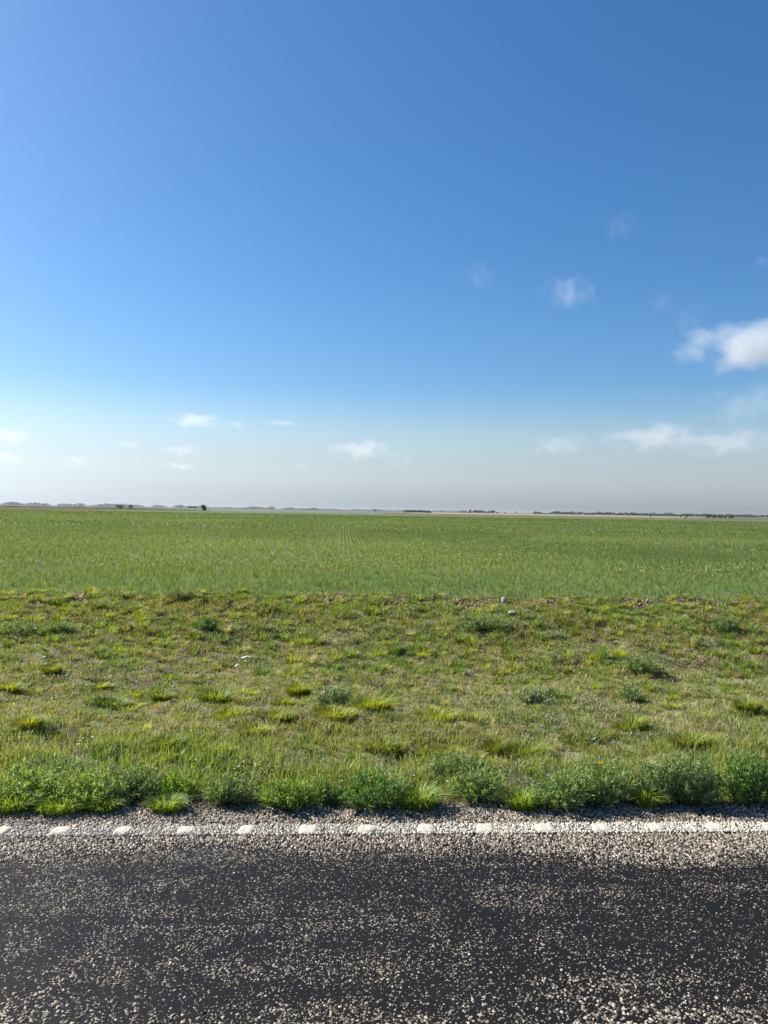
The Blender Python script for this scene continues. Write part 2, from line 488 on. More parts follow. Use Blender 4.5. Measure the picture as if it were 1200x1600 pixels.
# far land
def land_mat(name, c1, c2, scale):
    m = M(name)
    g = m.n('ShaderNodeNewGeometry')
    n = m.noise(m.n('ShaderNodeMapping', i_Vector=g.outputs['Position'], i_Scale=(1, .25, 1)), scale, 4, .65)
    c = m.mix(m.maprange(n, .3, .7), c1, c2)
    p = m.n('ShaderNodeBsdfPrincipled', i_Base_Color=c, i_Roughness=.95)
    p.inputs['Specular IOR Level'].default_value = .05
    m.t.links.new(p.outputs[0], m.out.inputs[0])
    return m.m
GR = 9000.0
def poly(name, pts, z, mat):
    me = bpy.data.meshes.new(name)
    me.from_pydata([(p[0], p[1], z) for p in pts], [], [list(range(len(pts)))]); me.update()
    o = obj(name, me, mat); tag(o, kind='structure'); return o
poly('ground', [(-GR, -GR), (GR, -GR), (GR, GR), (-GR, GR)], -.5, land_mat('far_land', (.085, .105, .05), (.12, .125, .075), .004))
def band(name, pxs, d0, d1, z, mat):
    A = [far_at(px, d) for px, d in zip(pxs, d0)]; B = [far_at(px, d) for px, d in zip(pxs, d1)]
    return poly(name, [(p.x, p.y) for p in A] + [(p.x, p.y) for p in reversed(B)], z, mat)
# plough land to the left, grey fallow in the middle, tan stubble and red soil to the right
band('ploughed_field', (-700, -40, 120, 260, 330), (240, 232, 290, 400, 470), (1300, 900, 850, 800, 500), -.01, land_mat('ploughed_soil', (.085, .055, .038), (.10, .085, .045), .05))
band('fallow_field', (240, 320, 600, 660), (420, 410, 350, 360), (1500, 1500, 1400, 1200), -.12, land_mat('fallow_soil', (.15, .15, .12), (.17, .145, .13), .02))
band('red_soil_strip', (600, 800, 1000, 1240, 1700), (352, 350, 372, 400, 420), (520, 560, 540, 560, 640), -.02, land_mat('red_soil', (.15, .08, .055), (.13, .10, .055), .03))
band('stubble_field', (640, 800, 1000, 1100), (500, 540, 530, 620), (1400, 1450, 1300, 800), -.09, land_mat('stubble', (.30, .235, .16), (.25, .21, .13), .02))
MAT_pale = land_mat('pale_bare_soil', (.34, .31, .25), (.25, .25, .17), .5)
for px, w, py in ((553, 24, 804.9), (612, 10, 805.6), (634, 12, 806.0), (668, 26, 806.3)):
    a = 1923 / (py - (798 + (px - 600) * .0166)); p = far_at(px, a); hw = w / F * a / 2
    pts = [(p.x + hw * math.cos(t) * (1 + .2 * math.sin(3 * t)), p.y + 6 * math.sin(t)) for t in np.linspace(0, 2 * math.pi, 14)[:-1]]
    poly('bare_soil', pts, .012, MAT_pale)

# ------------------------------------------------------------------ verge vegetation
def trap_samples(n, y0, y1, m0=1.6, k=.56, power=1.0):
    y = y0 + (y1 - y0) * rng.uniform(size=n) ** power
    hw = k * y + m0
    keep = rng.uniform(size=n) < hw / (k * y1 + m0)
    y = y[keep]; hw = hw[keep]
    return rng.uniform(-1, 1, len(y)) * hw + .05 * y, y
def clump_blades(cx, cy, nb, rad, Hm, Wm, spread, col, colvar=.18):
    """nb blades around each clump centre; arrays per clump"""
    n = len(cx); N = n * nb
    rep = lambda a: np.repeat(a, nb)
    a = rng.uniform(0, 2 * math.pi, N); r = rep(rad) * np.sqrt(rng.uniform(size=N))
    x = rep(cx) + r * np.cos(a); y = rep(cy) + r * np.sin(a)
    y = np.maximum(y, edge_y(x) - .01)
    H = rep(Hm) * rng.uniform(.45, 1.2, N); W = rep(Wm) * rng.uniform(.6, 1.3, N)
    lean = np.abs(rng.normal(size=N)) * rep(spread) + .1
    c = np.repeat(col, nb, 0) * (1 + rng.uniform(-colvar, colvar, (N, 1)))
    c = c * (1 + rng.normal(size=(N, 3)) * .05)
    P = np.stack([x, y, height(x, y) - .006], 1)
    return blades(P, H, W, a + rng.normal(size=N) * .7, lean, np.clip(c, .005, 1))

# patch fields
def dryness(x, y):
    d = fbm(x * .9, y * .9, 61, 4)
    mid = sstep(5.2, 6.6, y) * (1 - sstep(10.2, 12.0, y))
    return np.clip(sstep(.36, .62, d) * (.15 + .85 * mid) + .1 * mid, 0, 1)
GREEN = np.array([.145, .195, .045]); YG = np.array([.235, .265, .035]); OLIVE = np.array([.19, .19, .07])
STRAW = np.array([.34, .30, .17]); GREY = np.array([.26, .24, .165]); BLUE = np.array([.075, .125, .05])
def verge_green():
    acc = Acc()
    cx, cy = trap_samples(31000, 4.2, 13.7)
    dn = dryness(cx, cy)
    gap = fbm(cx * 4.5, cy * 4.5, 71, 3)
    keep = rng.uniform(size=len(cx)) < np.clip(1.1 - .55 * dn, 0, 1) * sstep(.30, .50, gap)
    cx, cy, dn = cx[keep], cy[keep], dn[keep]
    tall = 1 - sstep(4.8, 6.0, cy)
    back = sstep(10, 12.5, cy)
    var = fbm(cx * 1.3, cy * 1.3, 81, 3)
    Hm = (.045 + .045 * tall + .03 * back) * (.55 + .9 * var) * rng.uniform(.7, 1.3, len(cx))
    W = .0034 + .0004 * cy
    mixa = sstep(.38, .62, fbm(cx * .8, cy * 1.2, 91, 3))[:, None]
    col = GREEN * (1 - mixa) + OLIVE * mixa
    yg = (sstep(.50, .72, fbm(cx * 1.1, cy * 1.5, 95, 3)) * (.3 + .7 * tall))[:, None]
    col = col * (1 - .7 * yg) + YG * .7 * yg
    col = col * (1 - .5 * dn[:, None]) + (STRAW * .8) * .5 * dn[:, None]
    nr = (.6 * tall * (.4 + .8 * fbm(cx * 1.5, cy * 3, 97, 3)))[:, None]
    col = col * (1 - nr) + np.array([.165, .235, .045]) * nr
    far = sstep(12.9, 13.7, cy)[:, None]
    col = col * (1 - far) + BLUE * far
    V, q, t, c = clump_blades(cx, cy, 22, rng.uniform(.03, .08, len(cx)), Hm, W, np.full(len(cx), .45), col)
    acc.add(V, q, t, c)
    # upright seed stalks in the near strip
    cx, cy = trap_samples(1100, 4.35, 6.4)
    V, q, t, c = clump_blades(cx, cy, 5, np.full(len(cx), .05), rng.uniform(.09, .17, len(cx)), np.full(len(cx), .0035), np.full(len(cx), .4),
                              np.tile(np.array([.19, .21, .07]), (len(cx), 1)))
    acc.add(V, q, t, c)
    o = obj('roadside_grass', acc.mesh('roadside_grass'), MAT_grass)
    tag(o, 'uneven green grass covering the verge between road and field', 'grass', kind='stuff')
verge_green()
def tussocks():
    acc = Acc()
    cx, cy = trap_samples(7500, 4.4, 14.0)
    k = rng.uniform(size=len(cx)) < .35 + .65 * sstep(.35, .6, fbm(cx * .7, cy * .9, 301, 3))
    cx, cy = cx[k], cy[k]; n = len(cx)
    pal = np.array([[.16, .22, .045], [.24, .275, .035], [.125, .195, .05], [.21, .21, .08], [.15, .18, .08], [.28, .26, .13]])
    pick = rng.choice(6, n, p=[.3, .2, .2, .14, .1, .06])
    col = pal[pick] * rng.uniform(.75, 1.2, (n, 1))
    r = .035 + .12 * rng.uniform(size=n) ** 2
    for lo, hi, nb in ((.03, .06, 36), (.06, .10, 70), (.10, .16, 130)):
        m = (r >= lo) & (r < hi)
        V, q, t, c = clump_blades(cx[m], cy[m], nb, r[m] * .6, (.04 + .45 * r[m]) * (.75 + .5 * (cy[m] > 9)) * rng.uniform(.7, 1.1, m.sum()), .0032 + .0004 * cy[m], np.full(m.sum(), .65), col[m], .25)
        acc.add(V, q, t, c)
    o = obj('tussock_grass', acc.mesh('tussock_grass'), MAT_grass)
    tag(o, 'denser humps of grass in mixed greens all over the verge', 'grass', kind='stuff')
tussocks()
def verge_dry():
    acc = Acc()
    cx, cy = trap_samples(34000, 4.3, 14.0)
    dn = dryness(cx, cy)
    keep = rng.uniform(size=len(cx)) < .34 + .66 * dn
    cx, cy = cx[keep], cy[keep]
    var = rng.uniform(0, 1, (len(cx), 1))
    col = STRAW * var + GREY * (1 - var)
    V, q, t, c = clump_blades(cx, cy, 10, rng.uniform(.04, .1, len(cx)), rng.uniform(.025, .075, len(cx)), .003 + .00035 * cy, np.full(len(cx), 1.1), col, .3)
    acc.add(V, q, t, c)
    # dead straw hanging over the road edge
    n = 7000
    x = rng.uniform(-5, 5, n); y = edge_y(x) + np.abs(rng.normal(size=n)) * .06 + .0
    a = rng.uniform(0, 2 * math.pi, n)
    col = np.where(rng.uniform(size=(n, 1)) < .3, STRAW, np.array([.07, .055, .04])) * rng.uniform(.6, 1.2, (n, 1))
    V, q, t, c = blades(np.stack([x, y, height(x, y) + .004], 1), rng.uniform(.01, .03, n), np.full(n, .003), a, rng.uniform(1.5, 5, n), col, curl=.2)
    acc.add(V, q, t, c)
    o = obj('dead_grass', acc.mesh('dead_grass'), MAT_dry)
    tag(o, 'flattened straw coloured dead grass matted between the green blades', 'dead grass', kind='stuff')
verge_dry()
def weed_leaf_cloud(cx, cy, nl, rad, hm, L, col):
    n = len(cx); N = n * nl
    rep = lambda a: np.repeat(a, nl)
    a = rng.uniform(0, 2 * math.pi, N); r = rep(rad) * np.sqrt(rng.uniform(size=N))
    x = rep(cx) + r * np.cos(a); y = np.maximum(rep(cy) + r * np.sin(a), edge_y(rep(cx)))
    z = height(x, y) + rep(hm) * rng.uniform(0, 1, N) * (1 - .6 * (r / rep(rad)) ** 2)
    D = np.stack([np.cos(a) + rng.normal(size=N) * .6, np.sin(a) + rng.normal(size=N) * .6, rng.uniform(-.1, 1.4, N)], 1)
    c = np.repeat(col, nl, 0) * rng.uniform(.75, 1.3, (N, 1))
    return leaves(np.stack([x, y, z], 1), D, rep(L) * rng.uniform(.6, 1.3, N), rep(L) * rng.uniform(.25, .42, N), c)
def verge_weeds():
    acc = Acc()
    cx, cy = trap_samples(9000, 4.3, 14.4)
    f = fbm(cx * 1.1, cy * 1.6, 121, 3)
    keep = rng.uniform(size=len(cx)) < np.maximum(sstep(.52, .70, f), .9 * (1 - sstep(4.5, 5.1, cy)))
    cx, cy = cx[keep], cy[keep]
    v = rng.uniform(size=(len(cx), 1))
    col = np.array([.10, .155, .065]) * v + np.array([.17, .20, .125]) * (1 - v)
    near = 1 - sstep(4.6, 5.4, cy)
    V, t, c = weed_leaf_cloud(cx, cy, 34, rng.uniform(.05, .13, len(cx)), .04 + .06 * near, .022 + .002 * cy, col)
    acc.add(V, None, t, c)
    o = obj('low_weeds', acc.mesh('low_weeds'), MAT_weed)
    tag(o, 'low grey green broadleaf weeds scattered through the roadside grass', 'weeds', kind='stuff')
verge_weeds()

# clods of red soil on the low bank at the field edge
def clods():
    n = 9000
    x = rng.uniform(-10.5, 11.5, n); y = 13.2 + rng.normal(size=n) * .2
    keep = fbm(x * .55, y * .5, 131, 3) > np.where(x > 2.2, .38, .47)
    x, y = x[keep], y[keep]; n = len(x)
    col = np.array([.27, .17, .10]) * rng.uniform(.4, 1.2, (n, 1))
    V, q, c = chips(np.stack([x, y, height(x, y) + .0], 1), rng.uniform(.02, .065, n), np.full(n, .6), col)
    o = obj('soil_clods', mesh_np('soil_clods', V, q, None, c), MAT_chip)
    tag(o, 'crumbled reddish brown clods along the low bank at the edge of the field', 'soil clods', kind='stuff')
clods()

# ------------------------------------------------------------------ crop
def crop():
    acc = Acc()
    def zone(y0, y1, perm2, nb, Hh, Ww, rowjit):
        hwm = .56 * y1 + 4
        n = int(perm2 * 2 * hwm * (y1 - y0))
        y = rng.uniform(y0, y1, n); x = rng.uniform(-hwm, hwm, n)
        k = np.abs(x - .05 * y) < .54 * y + 3.5
        x, y = x[k], y[k]
        x = np.round(x / .19) * .19 + rng.normal(size=len(x)) * rowjit
        start = FIELD + .1 + (fbm(x * .5, 0 * x, 141) - .5) * .9
        gap = fbm(x * .4, y * .2, 151, 4)
        wide = fbm(x * .05 + 7, y * .11, 157, 4)
        k = (y > start) & (y < f_top(x) - 2) & (rng.uniform(size=len(x)) < .45 + .9 * gap)
        x, y, wide = x[k], y[k], wide[k]
        g = sstep(.35, .65, fbm(x * .12, y * .06, 161, 4))[:, None]
        first = (1 - sstep(16, 24, y))[:, None]
        col = np.array([.15, .202, .066]) * g + np.array([.12, .180, .06]) * (1 - g)
        col = col * (1 - first) + np.array([.12, .19, .065]) * first
        patch = sstep(.5, .68, fbm(x * .5, y * .5, 171, 3))[:, None] * .35
        col = col * (1 - patch) + np.array([.17, .20, .05]) * patch
        col = col * (.72 + .56 * wide)[:, None]
        hh = Hh * (.6 + .8 * fbm(x * .3, y * .2, 181, 3))
        V, q, t, c = clump_blades(x, y, nb, np.full(len(x), .035), hh, Ww * np.ones(len(x)), np.full(len(x), .42), col, .13)
        acc.add(V, q, t, c)
    zone(13.6, 20, 60, 10, .16, .0075, .06)
    zone(20, 34, 40, 8, .18, .010, .04)
    zone(34, 62, 18, 6, .19, .017, .015)
    zone(62, 130, 3.6, 5, .26, .045, .02)
    zone(130, 235, .9, 5, .28, .11, .03)
    o = obj('crop_plants', acc.mesh('crop_plants'), MAT_crop)
    tag(o, 'young green cereal crop growing in narrow rows across the flat field', 'crop', kind='stuff')
crop()
def field_flowers():
    n = 7000
    y = 17.5 + np.abs(rng.normal(size=n)) * 6.5; hw = .56 * y + 4
    x = rng.uniform(-1, 1, n) * hw + .05 * y
    k = (rng.uniform(size=n) < sstep(.40, .62, fbm(x * .25, y * .25, 191, 3)) * .8) & (y < 60)
    k &= rng.uniform(size=n) < .25 + .75 * sstep(17, 21, y)
    x, y = x[k], y[k]; n = len(x)
    oct_ = np.array([[1, 0, 0], [0, 1, 0], [-1, 0, 0], [0, -1, 0], [0, 0, 1], [0, 0, -.6]], float)
    f = np.array([[0, 1, 4], [1, 2, 4], [2, 3, 4], [3, 0, 4], [1, 0, 5], [2, 1, 5], [3, 2, 5], [0, 3, 5]])
    s = rng.uniform(.009, .018, n) * (1 + (y - 15) / 40)
    P = np.stack([x, y, height(x, y) + rng.uniform(.18, .30, n)], 1)
    V = P[:, None, :] + (oct_[None] + rng.uniform(-.25, .25, (n, 6, 3))) * s[:, None, None]
    t = (np.arange(n)[:, None, None] * 6 + f[None]).reshape(-1, 3)
    w = rng.uniform(size=(n, 1)) < .25
    col = np.where(w, np.array([.62, .62, .42]), np.array([.66, .63, .18])) * rng.uniform(.7, 1.15, (n, 1))
    acc = Acc(); acc.add(V.reshape(-1, 3), None, t, np.repeat(col, 6, 0))
    P2 = P.copy(); P2[:, 2] = height(x, y)
    V, q, t, c = blades(P2, P[:, 2] - P2[:, 2], np.full(n, .006), rng.uniform(0, 6, n), np.full(n, .02), np.tile([.12, .16, .05], (n, 1)))
    acc.add(V, q, t, c)
    o = obj('yellow_field_flowers', acc.mesh('yellow_field_flowers'), MAT_flower)
    tag(o, 'tiny pale yellow flowers dotting the near part of the field', 'flowers', kind='stuff')
field_flowers()

# ------------------------------------------------------------------ individual plants
def grass_tuft(px, py, wpx, hpx, col, label, n=None, group='bright grass tufts on the verge'):
    g = ground_at(px, py); d = math.hypot(g.x, g.y)
    s = d / F
    rad = wpx * s * .5; hh = hpx * s * .72
    n = n or int(420 + 1600 * rad)
    a = rng.uniform(0, 2 * math.pi, n); r = rad * .75 * np.sqrt(rng.uniform(size=n))
    x = r * np.cos(a); y = r * np.sin(a) * .6
    z = height(g.x + x, g.y + y) - g.z - .005
    H = hh * rng.uniform(.5, 1.15, n) * (1 - .35 * (r / rad) ** 2)
    c = np.asarray(col) * rng.uniform(.75, 1.25, (n, 1)) * (1 + rng.normal(size=(n, 3)) * .06)
    dd = rng.uniform(size=n) < .1; c[dd] = STRAW * .9
    V, q, t, cc = blades(np.stack([x, y, z], 1), H, (.0030 + .0005 * d) * rng.uniform(.7, 1.2, n), a + rng.normal(size=n) * .5,
                         .2 + .75 * (r / rad) + np.abs(rng.normal(size=n)) * .25, np.clip(c, .005, 1))
    o = obj('grass_tuft', mesh_np('grass_tuft', V, q, t, cc), MAT_grass, None, g)
    tag(o, label, 'grass tuft', group)
YB = (.235, .27, .022); YG2 = (.175, .22, .028); GG = (.10, .165, .03); BG = (.18, .27, .04)
tufts = [
 (360, 1124, 62, 30, YB, 'bright yellow green grass tuft, leftmost of the row below the silvery weed'),
 (400, 1148, 62, 28, YB, 'bright yellow green tuft nearest the road in the middle row, below the leftmost one'),
 (336, 1102, 55, 42, YG2, 'tall mid green tuft just up the slope from the leftmost yellow tuft'),
 (466, 1086, 40, 30, YB, 'small yellow tuft with a dark hollow on its right, left of the silvery weed'),
 (448, 1104, 40, 24, YB, 'thin yellow tuft directly below the one beside the dark hollow'),
 (430, 1124, 80, 24, YG2, 'broad low yellowish tuft right of the leftmost bright tuft'),
 (522, 1124, 90, 34, YB, 'wide bright tuft directly below the silvery weed'),
 (580, 1114, 70, 44, YB, 'tallest bright yellow tuft, at the right end of the middle row'),
 (682, 1130, 80, 32, YB, 'lone bright yellow tuft right of the middle row with dark shade under it'),
 (985, 1142, 60, 34, YG2, 'yellow green tuft in the straw grass on the right, above the wide bush'),
 (44, 1140, 44, 34, YB, 'small bright tuft alone near the left edge of the photo'),
 (825, 1180, 90, 30, YG2, 'long low yellowish tuft behind the low bush with straw at its foot'),
 (778, 1172, 60, 26, YG2, 'upright yellow green tuft just left of the long low tuft'),
 (1168, 1112, 40, 32, YG2, 'tall narrow yellow tuft near the right edge of the photo'),
 (870, 1094, 50, 28, GG, 'dark based green tuft in the middle of the slope right of centre'),
 (260, 1172, 60, 34, YG2, 'yellow green tuft behind the dark clump of weeds on the left'),
 (340, 1178, 70, 26, YB, 'low golden tuft behind the small dark clump of weeds'),
 (82, 1052, 30, 22, YB, 'very small bright tuft far up the slope on the left'),
 (158, 1080, 30, 20, YB, 'second very small bright tuft up the slope, right of the first'),
 (178, 1110, 60, 30, GG, 'loose green tuft on the slope between the small bright tufts and the middle row'),
 (252, 1098, 30, 30, YG2, 'narrow yellowish tuft left of the tall mid green tuft'),
 (700, 1182, 70, 26, YB, 'bright tuft behind the bluish bush set back from the road'),
 (600, 1170, 80, 24, YG2, 'wide light green tuft behind the round dark leafy bush'),
 (1080, 1170, 70, 40, YG2, 'light green tuft rising behind the tall bush on the right'),
 (20, 1266, 70, 40, BG, 'bright green grass tuft at the very left of the road edge'),
 (95, 1268, 80, 38, BG, 'bright green grass tuft leaning over the gravel, second along the road edge from the left'),
 (160, 1266, 60, 34, BG, 'bright green grass tuft along the road edge, third from the left'),
 (262, 1266, 60, 36, BG, 'bright green grass tuft beside the bare dark road edge on the left'),
 (655, 1262, 60, 56, BG, 'upright light green grass between the round dark bush and the bush with straw'),
 (815, 1262, 60, 50, BG, 'light green grass rising beside the bare straw edge right of centre'),
 (1010, 1260, 40, 50, BG, 'light grass standing between the wide loose bush and the upright one'),
 (12, 1085, 40, 30, YB, 'bright tuft cut by the left edge of the photo'),
]
for t_ in tufts: grass_tuft(*t_)

def leafy_bush(px, py, wpx, hpx, col, col2, label, leafL=.024, stems=None, name='leafy_weed', group='leafy weeds along the road edge', cat='weed', flower=None, dens=1.0):
    g = ground_at(px, py); d = math.hypot(g.x, g.y); s = d / F
    rad = wpx * s * .52; hh = hpx * s * (.9 if py < 1150 else .62 if px < 650 else .68)
    if py > 1240: g.y += .075
    root = empty(name, g)
    ns = stems or int((60 + 260 * rad) * dens)
    fa = Acc(); sa = Acc()
    for i in range(ns):
        a = rng.uniform(0, 2 * math.pi); b = math.sqrt(rng.uniform(0, 1))
        tip = np.array([rad * b * math.cos(a), rad * .7 * b * math.sin(a), hh * (1.05 - .6 * b ** 3) * rng.choice([rng.uniform(.45, 1.0), rng.uniform(.8, 1.25)])])
        base = np.array([tip[0] * .35, tip[1] * .35, 0.0]) + rng.normal(size=3) * .01; base[2] = -.01
        ctrl = base * .45 + tip * .55 + np.array([0, 0, hh * .12]) + rng.normal(size=3) * .012
        ts = np.linspace(0, 1, 5)[:, None]
        pts = (1 - ts) ** 2 * base + 2 * ts * (1 - ts) * ctrl + ts ** 2 * tip
        V, q = tube_np(pts, .0022, .001, 3); sa.add(V, q)
        nl = max(12, int(hh * 170))
        tl = rng.uniform(.22, 1.02, nl)[:, None]
        P = (1 - tl) ** 2 * base + 2 * tl * (1 - tl) * ctrl + tl ** 2 * tip
        T = tip - base; T = T / np.linalg.norm(T)
        D = rng.normal(size=(nl, 3)) * .8 + T * .8 + np.array([0, 0, .3])
        mixv = np.clip(rng.normal(size=(nl, 1)) * .3 + .5, 0, 1)
        c = (np.array(col) * mixv + np.array(col2) * (1 - mixv)) * rng.uniform(.7, 1.3, (nl, 1))
        L = leafL * rng.uniform(.6, 1.4, nl)
        V, t, c = leaves(P, D, L, L * rng.uniform(.18, .30, nl), c); fa.add(V, None, t, c)
    obj('foliage', fa.mesh('foliage'), MAT_weed, root)
    obj('stem', sa.mesh('stem'), MAT_stem, root)
    if flower: flower(root, hh, rad)
    tag(root, label, cat, group)
    return root
def flower_head(root, pos, col, r=.014, petals=12, centre=(.5, .32, .03)):
    acc = Acc()
    n = petals
    a = np.linspace(0, 2 * math.pi, n, endpoint=False)
    P = np.tile(np.array(pos, float), (n, 1)); D = np.stack([np.cos(a), np.sin(a) - .3, np.full(n, .45)], 1)
    V, t, c = leaves(P, D, np.full(n, r), np.full(n, r * .5), np.tile(col, (n, 1)), .1)
    acc.add(V, None, t, c)
    V, t, c = leaves(P + [0, 0, .002], np.stack([np.cos(a) * .5, np.sin(a) * .5, np.full(n, .8)], 1), np.full(n, r * .5), np.full(n, r * .3), np.tile(centre, (n, 1)), .1)
    acc.add(V, None, t, c)
    return obj('flower', acc.mesh('flower'), MAT_flower, root)
DK = (.11, .195, .06); BL = (.24, .31, .15); BR = (.22, .33, .045); BR2 = (.13, .23, .05); SIL = (.24, .28, .20)
bushes = [
 (40, 1258, 130, 62, BR, BL, 'grassy bright green weed mat cut by the left edge of the photo'),
 (125, 1262, 120, 62, BR, BL, 'bright weed mat with trailing blades, next after the one at the left edge'),
 (70, 1222, 150, 46, BL, DK, 'bluish green weed set back behind the grassy mats on the left'),
 (195, 1256, 110, 66, BL, DK, 'grey green weed right of the bright mats on the left'),
 (275, 1256, 80, 48, BR2, BR, 'low green weed above the bare dark road edge'),
 (356, 1262, 90, 60, DK, BL, 'small dark green clump of weeds left of the bright green bush'),
 (452, 1270, 100, 66, BR, BR2, 'bright green rounded bush in the left middle of the road edge'),
 (508, 1262, 60, 44, DK, BR2, 'dark low weed in the shade between the bright and the round dark bush'),
 (588, 1268, 125, 78, BR2, DK, 'round dark leafy bush in the middle of the road edge'),
 (712, 1216, 100, 48, DK, BL, 'bluish bush set back from the road behind the grass'),
 (752, 1258, 100, 58, BL, BR2, 'low bluish bush with dead straw at its foot'),
 (880, 1270, 110, 68, BL, BR2, 'grey green bush reaching out over the gravel right of centre'),
 (945, 1262, 120, 84, BL, BR2, 'wide loose bush with deep shade under it and one yellow flower'),
 (1040, 1262, 80, 80, BL, DK, 'upright grey green bush with long shoots, right of the wide loose one'),
 (1085, 1264, 100, 92, DK, BL, 'tallest dark leafy bush on the right side'),
 (1180, 1262, 100, 86, DK, BR2, 'dark bush cut by the right edge of the photo'),
 (520, 1106, 66, 34, SIL, BL, 'silvery weed with pale leaves among the bright yellow tufts'),
 (30, 990, 70, 18, BL, DK, 'low bluish plant far up the slope at the left edge'),
 (95, 988, 50, 16, DK, BL, 'small dark plant far up the slope, right of the bluish one at the left edge'),
 (322, 985, 50, 20, DK, BR2, 'dark low plant below the soil bank left of centre'),
 (755, 984, 90, 24, DK, BL, 'broad dark plant below the soil bank right of centre'),
 (865, 1000, 44, 14, SIL, BL, 'small pale plant on the slope right of the broad dark one'),
 (1132, 990, 44, 24, DK, BL, 'dark bluish plant far up the slope on the right'),
 (1000, 1052, 60, 24, DK, BL, 'dark plant in the middle of the slope on the right'),
 (835, 1098, 60, 22, BL, SIL, 'grey plant beside the dark based green tuft'),
 (985, 1098, 50, 20, DK, BL, 'dark low plant above the yellow green tuft on the right'),
 (505, 918, 26, 10, DK, DK, 'single dark weed standing in the near edge of the crop'),
 (92, 859, 14, 8, DK, DK, 'dark weed standing alone in the crop on the left'),
 (286, 940, 50, 14, (.08, .09, .05), (.14, .12, .08), 'brownish dead weed on top of the soil bank left of centre'),
]
def yellow_flower(root, hh, rad):
    flower_head(root, (-.02, -.05, hh * 1.12), (.72, .55, .02), .016)
for b in bushes:
    near = b[1] > 1150
    leafy_bush(*b, leafL=.026 if near else .035, flower=yellow_flower if 'yellow flower' in b[6] else None,
               group='leafy weeds along the road edge' if near else 'leafy weeds on the slope', dens=1.0 if near else .6)
# white umbels at left
for (px, py, lab) in ((120, 1172, 'small white flower head in the grass above the left weed mats, lowest of four'), (124, 1166, 'small white flower head, second lowest of the four at left'),
                      (128, 1162, 'small white flower head, next to the top of the four at left'), (143, 1160, 'small white flower head standing apart right of the other three')):
    g = ground_at(px, py + 16)
    root = empty('white_wildflower', g)
    V, q = tube_np([(0, 0, 0), (.01, 0, .05), (.005, 0, .1)], .0015, .001, 3)
    obj('stem', mesh_np('stem', V, q), MAT_stem, root)
    flower_head(root, (.005, 0, .1), (.72, .70, .58), .013, 14, (.7, .68, .5))
    tag(root, lab, 'flower', 'white wildflowers')

# ------------------------------------------------------------------ litter and stones
MAT_litter = solid_mat('white_plastic', (.5, .48, .43), .6, .5, .08, 30)
def strip(px, py, wpx, label):
    g = ground_at(px, py); d = math.hypot(g.x, g.y); w = wpx / F * d
    n = 12; t = np.linspace(-.5, .5, n)
    V = []
    for k, (dy, dz) in enumerate(((-.012, 0), (.012, .012), (.012, .010), (-.012, -.002))):
        for u in t: V.append((u * w, dy + .008 * math.sin(u * 6), .075 + dz + .008 * math.cos(u * 5) + .01 * u))
    V = np.array(V)
    q = [[k * n + i, k * n + i + 1, ((k + 1) % 4) * n + i + 1, ((k + 1) % 4) * n + i] for k in range(4) for i in range(n - 1)]
    q += [[0, n, 2 * n, 3 * n], [n - 1, 4 * n - 1, 3 * n - 1, 2 * n - 1]]
    o = obj('plastic_strip', mesh_np('plastic_strip', V, q), MAT_litter, None, (g.x, g.y, g.z - .02))
    tag(o, label, 'litter'); return o
strip(385, 1034, 15, 'white strip of litter lying in the grass above the yellow tufts')
strip(371, 1047, 7, 'small white scrap below and left of the white strip')
MAT_stone = solid_mat('pale_stone', (.36, .345, .29), .85, .15, .35, 18, .6)
def stone(px, py, wpx, hpx, label, lift=.0):
    g = ground_at(px, py); d = math.hypot(g.x, g.y); w = wpx / F * d; h = hpx / F * d
    nu, nv = 14, 8; V = []
    ph = rng.uniform(0, 6, 4)
    for j in range(nv + 1):
        th = math.pi * j / nv
        for i in range(nu):
            a = 2 * math.pi * i / nu
            r = 1 + .12 * math.sin(2 * a + ph[0]) + .1 * math.sin(3 * th + ph[1] + a) + .06 * math.sin(5 * a + ph[2])
            V.append((w / 2 * r * math.sin(th) * math.cos(a), w / 2 * .8 * r * math.sin(th) * math.sin(a), h * .5 * r * math.cos(th)))
    q = [[j * nu + i, (j + 1) * nu + i, (j + 1) * nu + (i + 1) % nu, j * nu + (i + 1) % nu] for j in range(nv) for i in range(nu)]
    o = obj('stone', mesh_np('stone', np.array(V), q), MAT_stone, None, (g.x, g.y, g.z + h * .3 + lift))
    tag(o, label, 'stone')
stone(788, 944, 9, 10, 'pale rounded stone at the left end of the red soil bank', .03)
stone(800, 963, 12, 5, 'flat whitish stone in the grass just below the rounded one', .045)
stone(1012, 945, 6, 6, 'small pale stone on the red soil bank to the right', .05)
stone(70, 1038, 7, 4, 'tiny white stone in the grass far up the slope at left', .07)

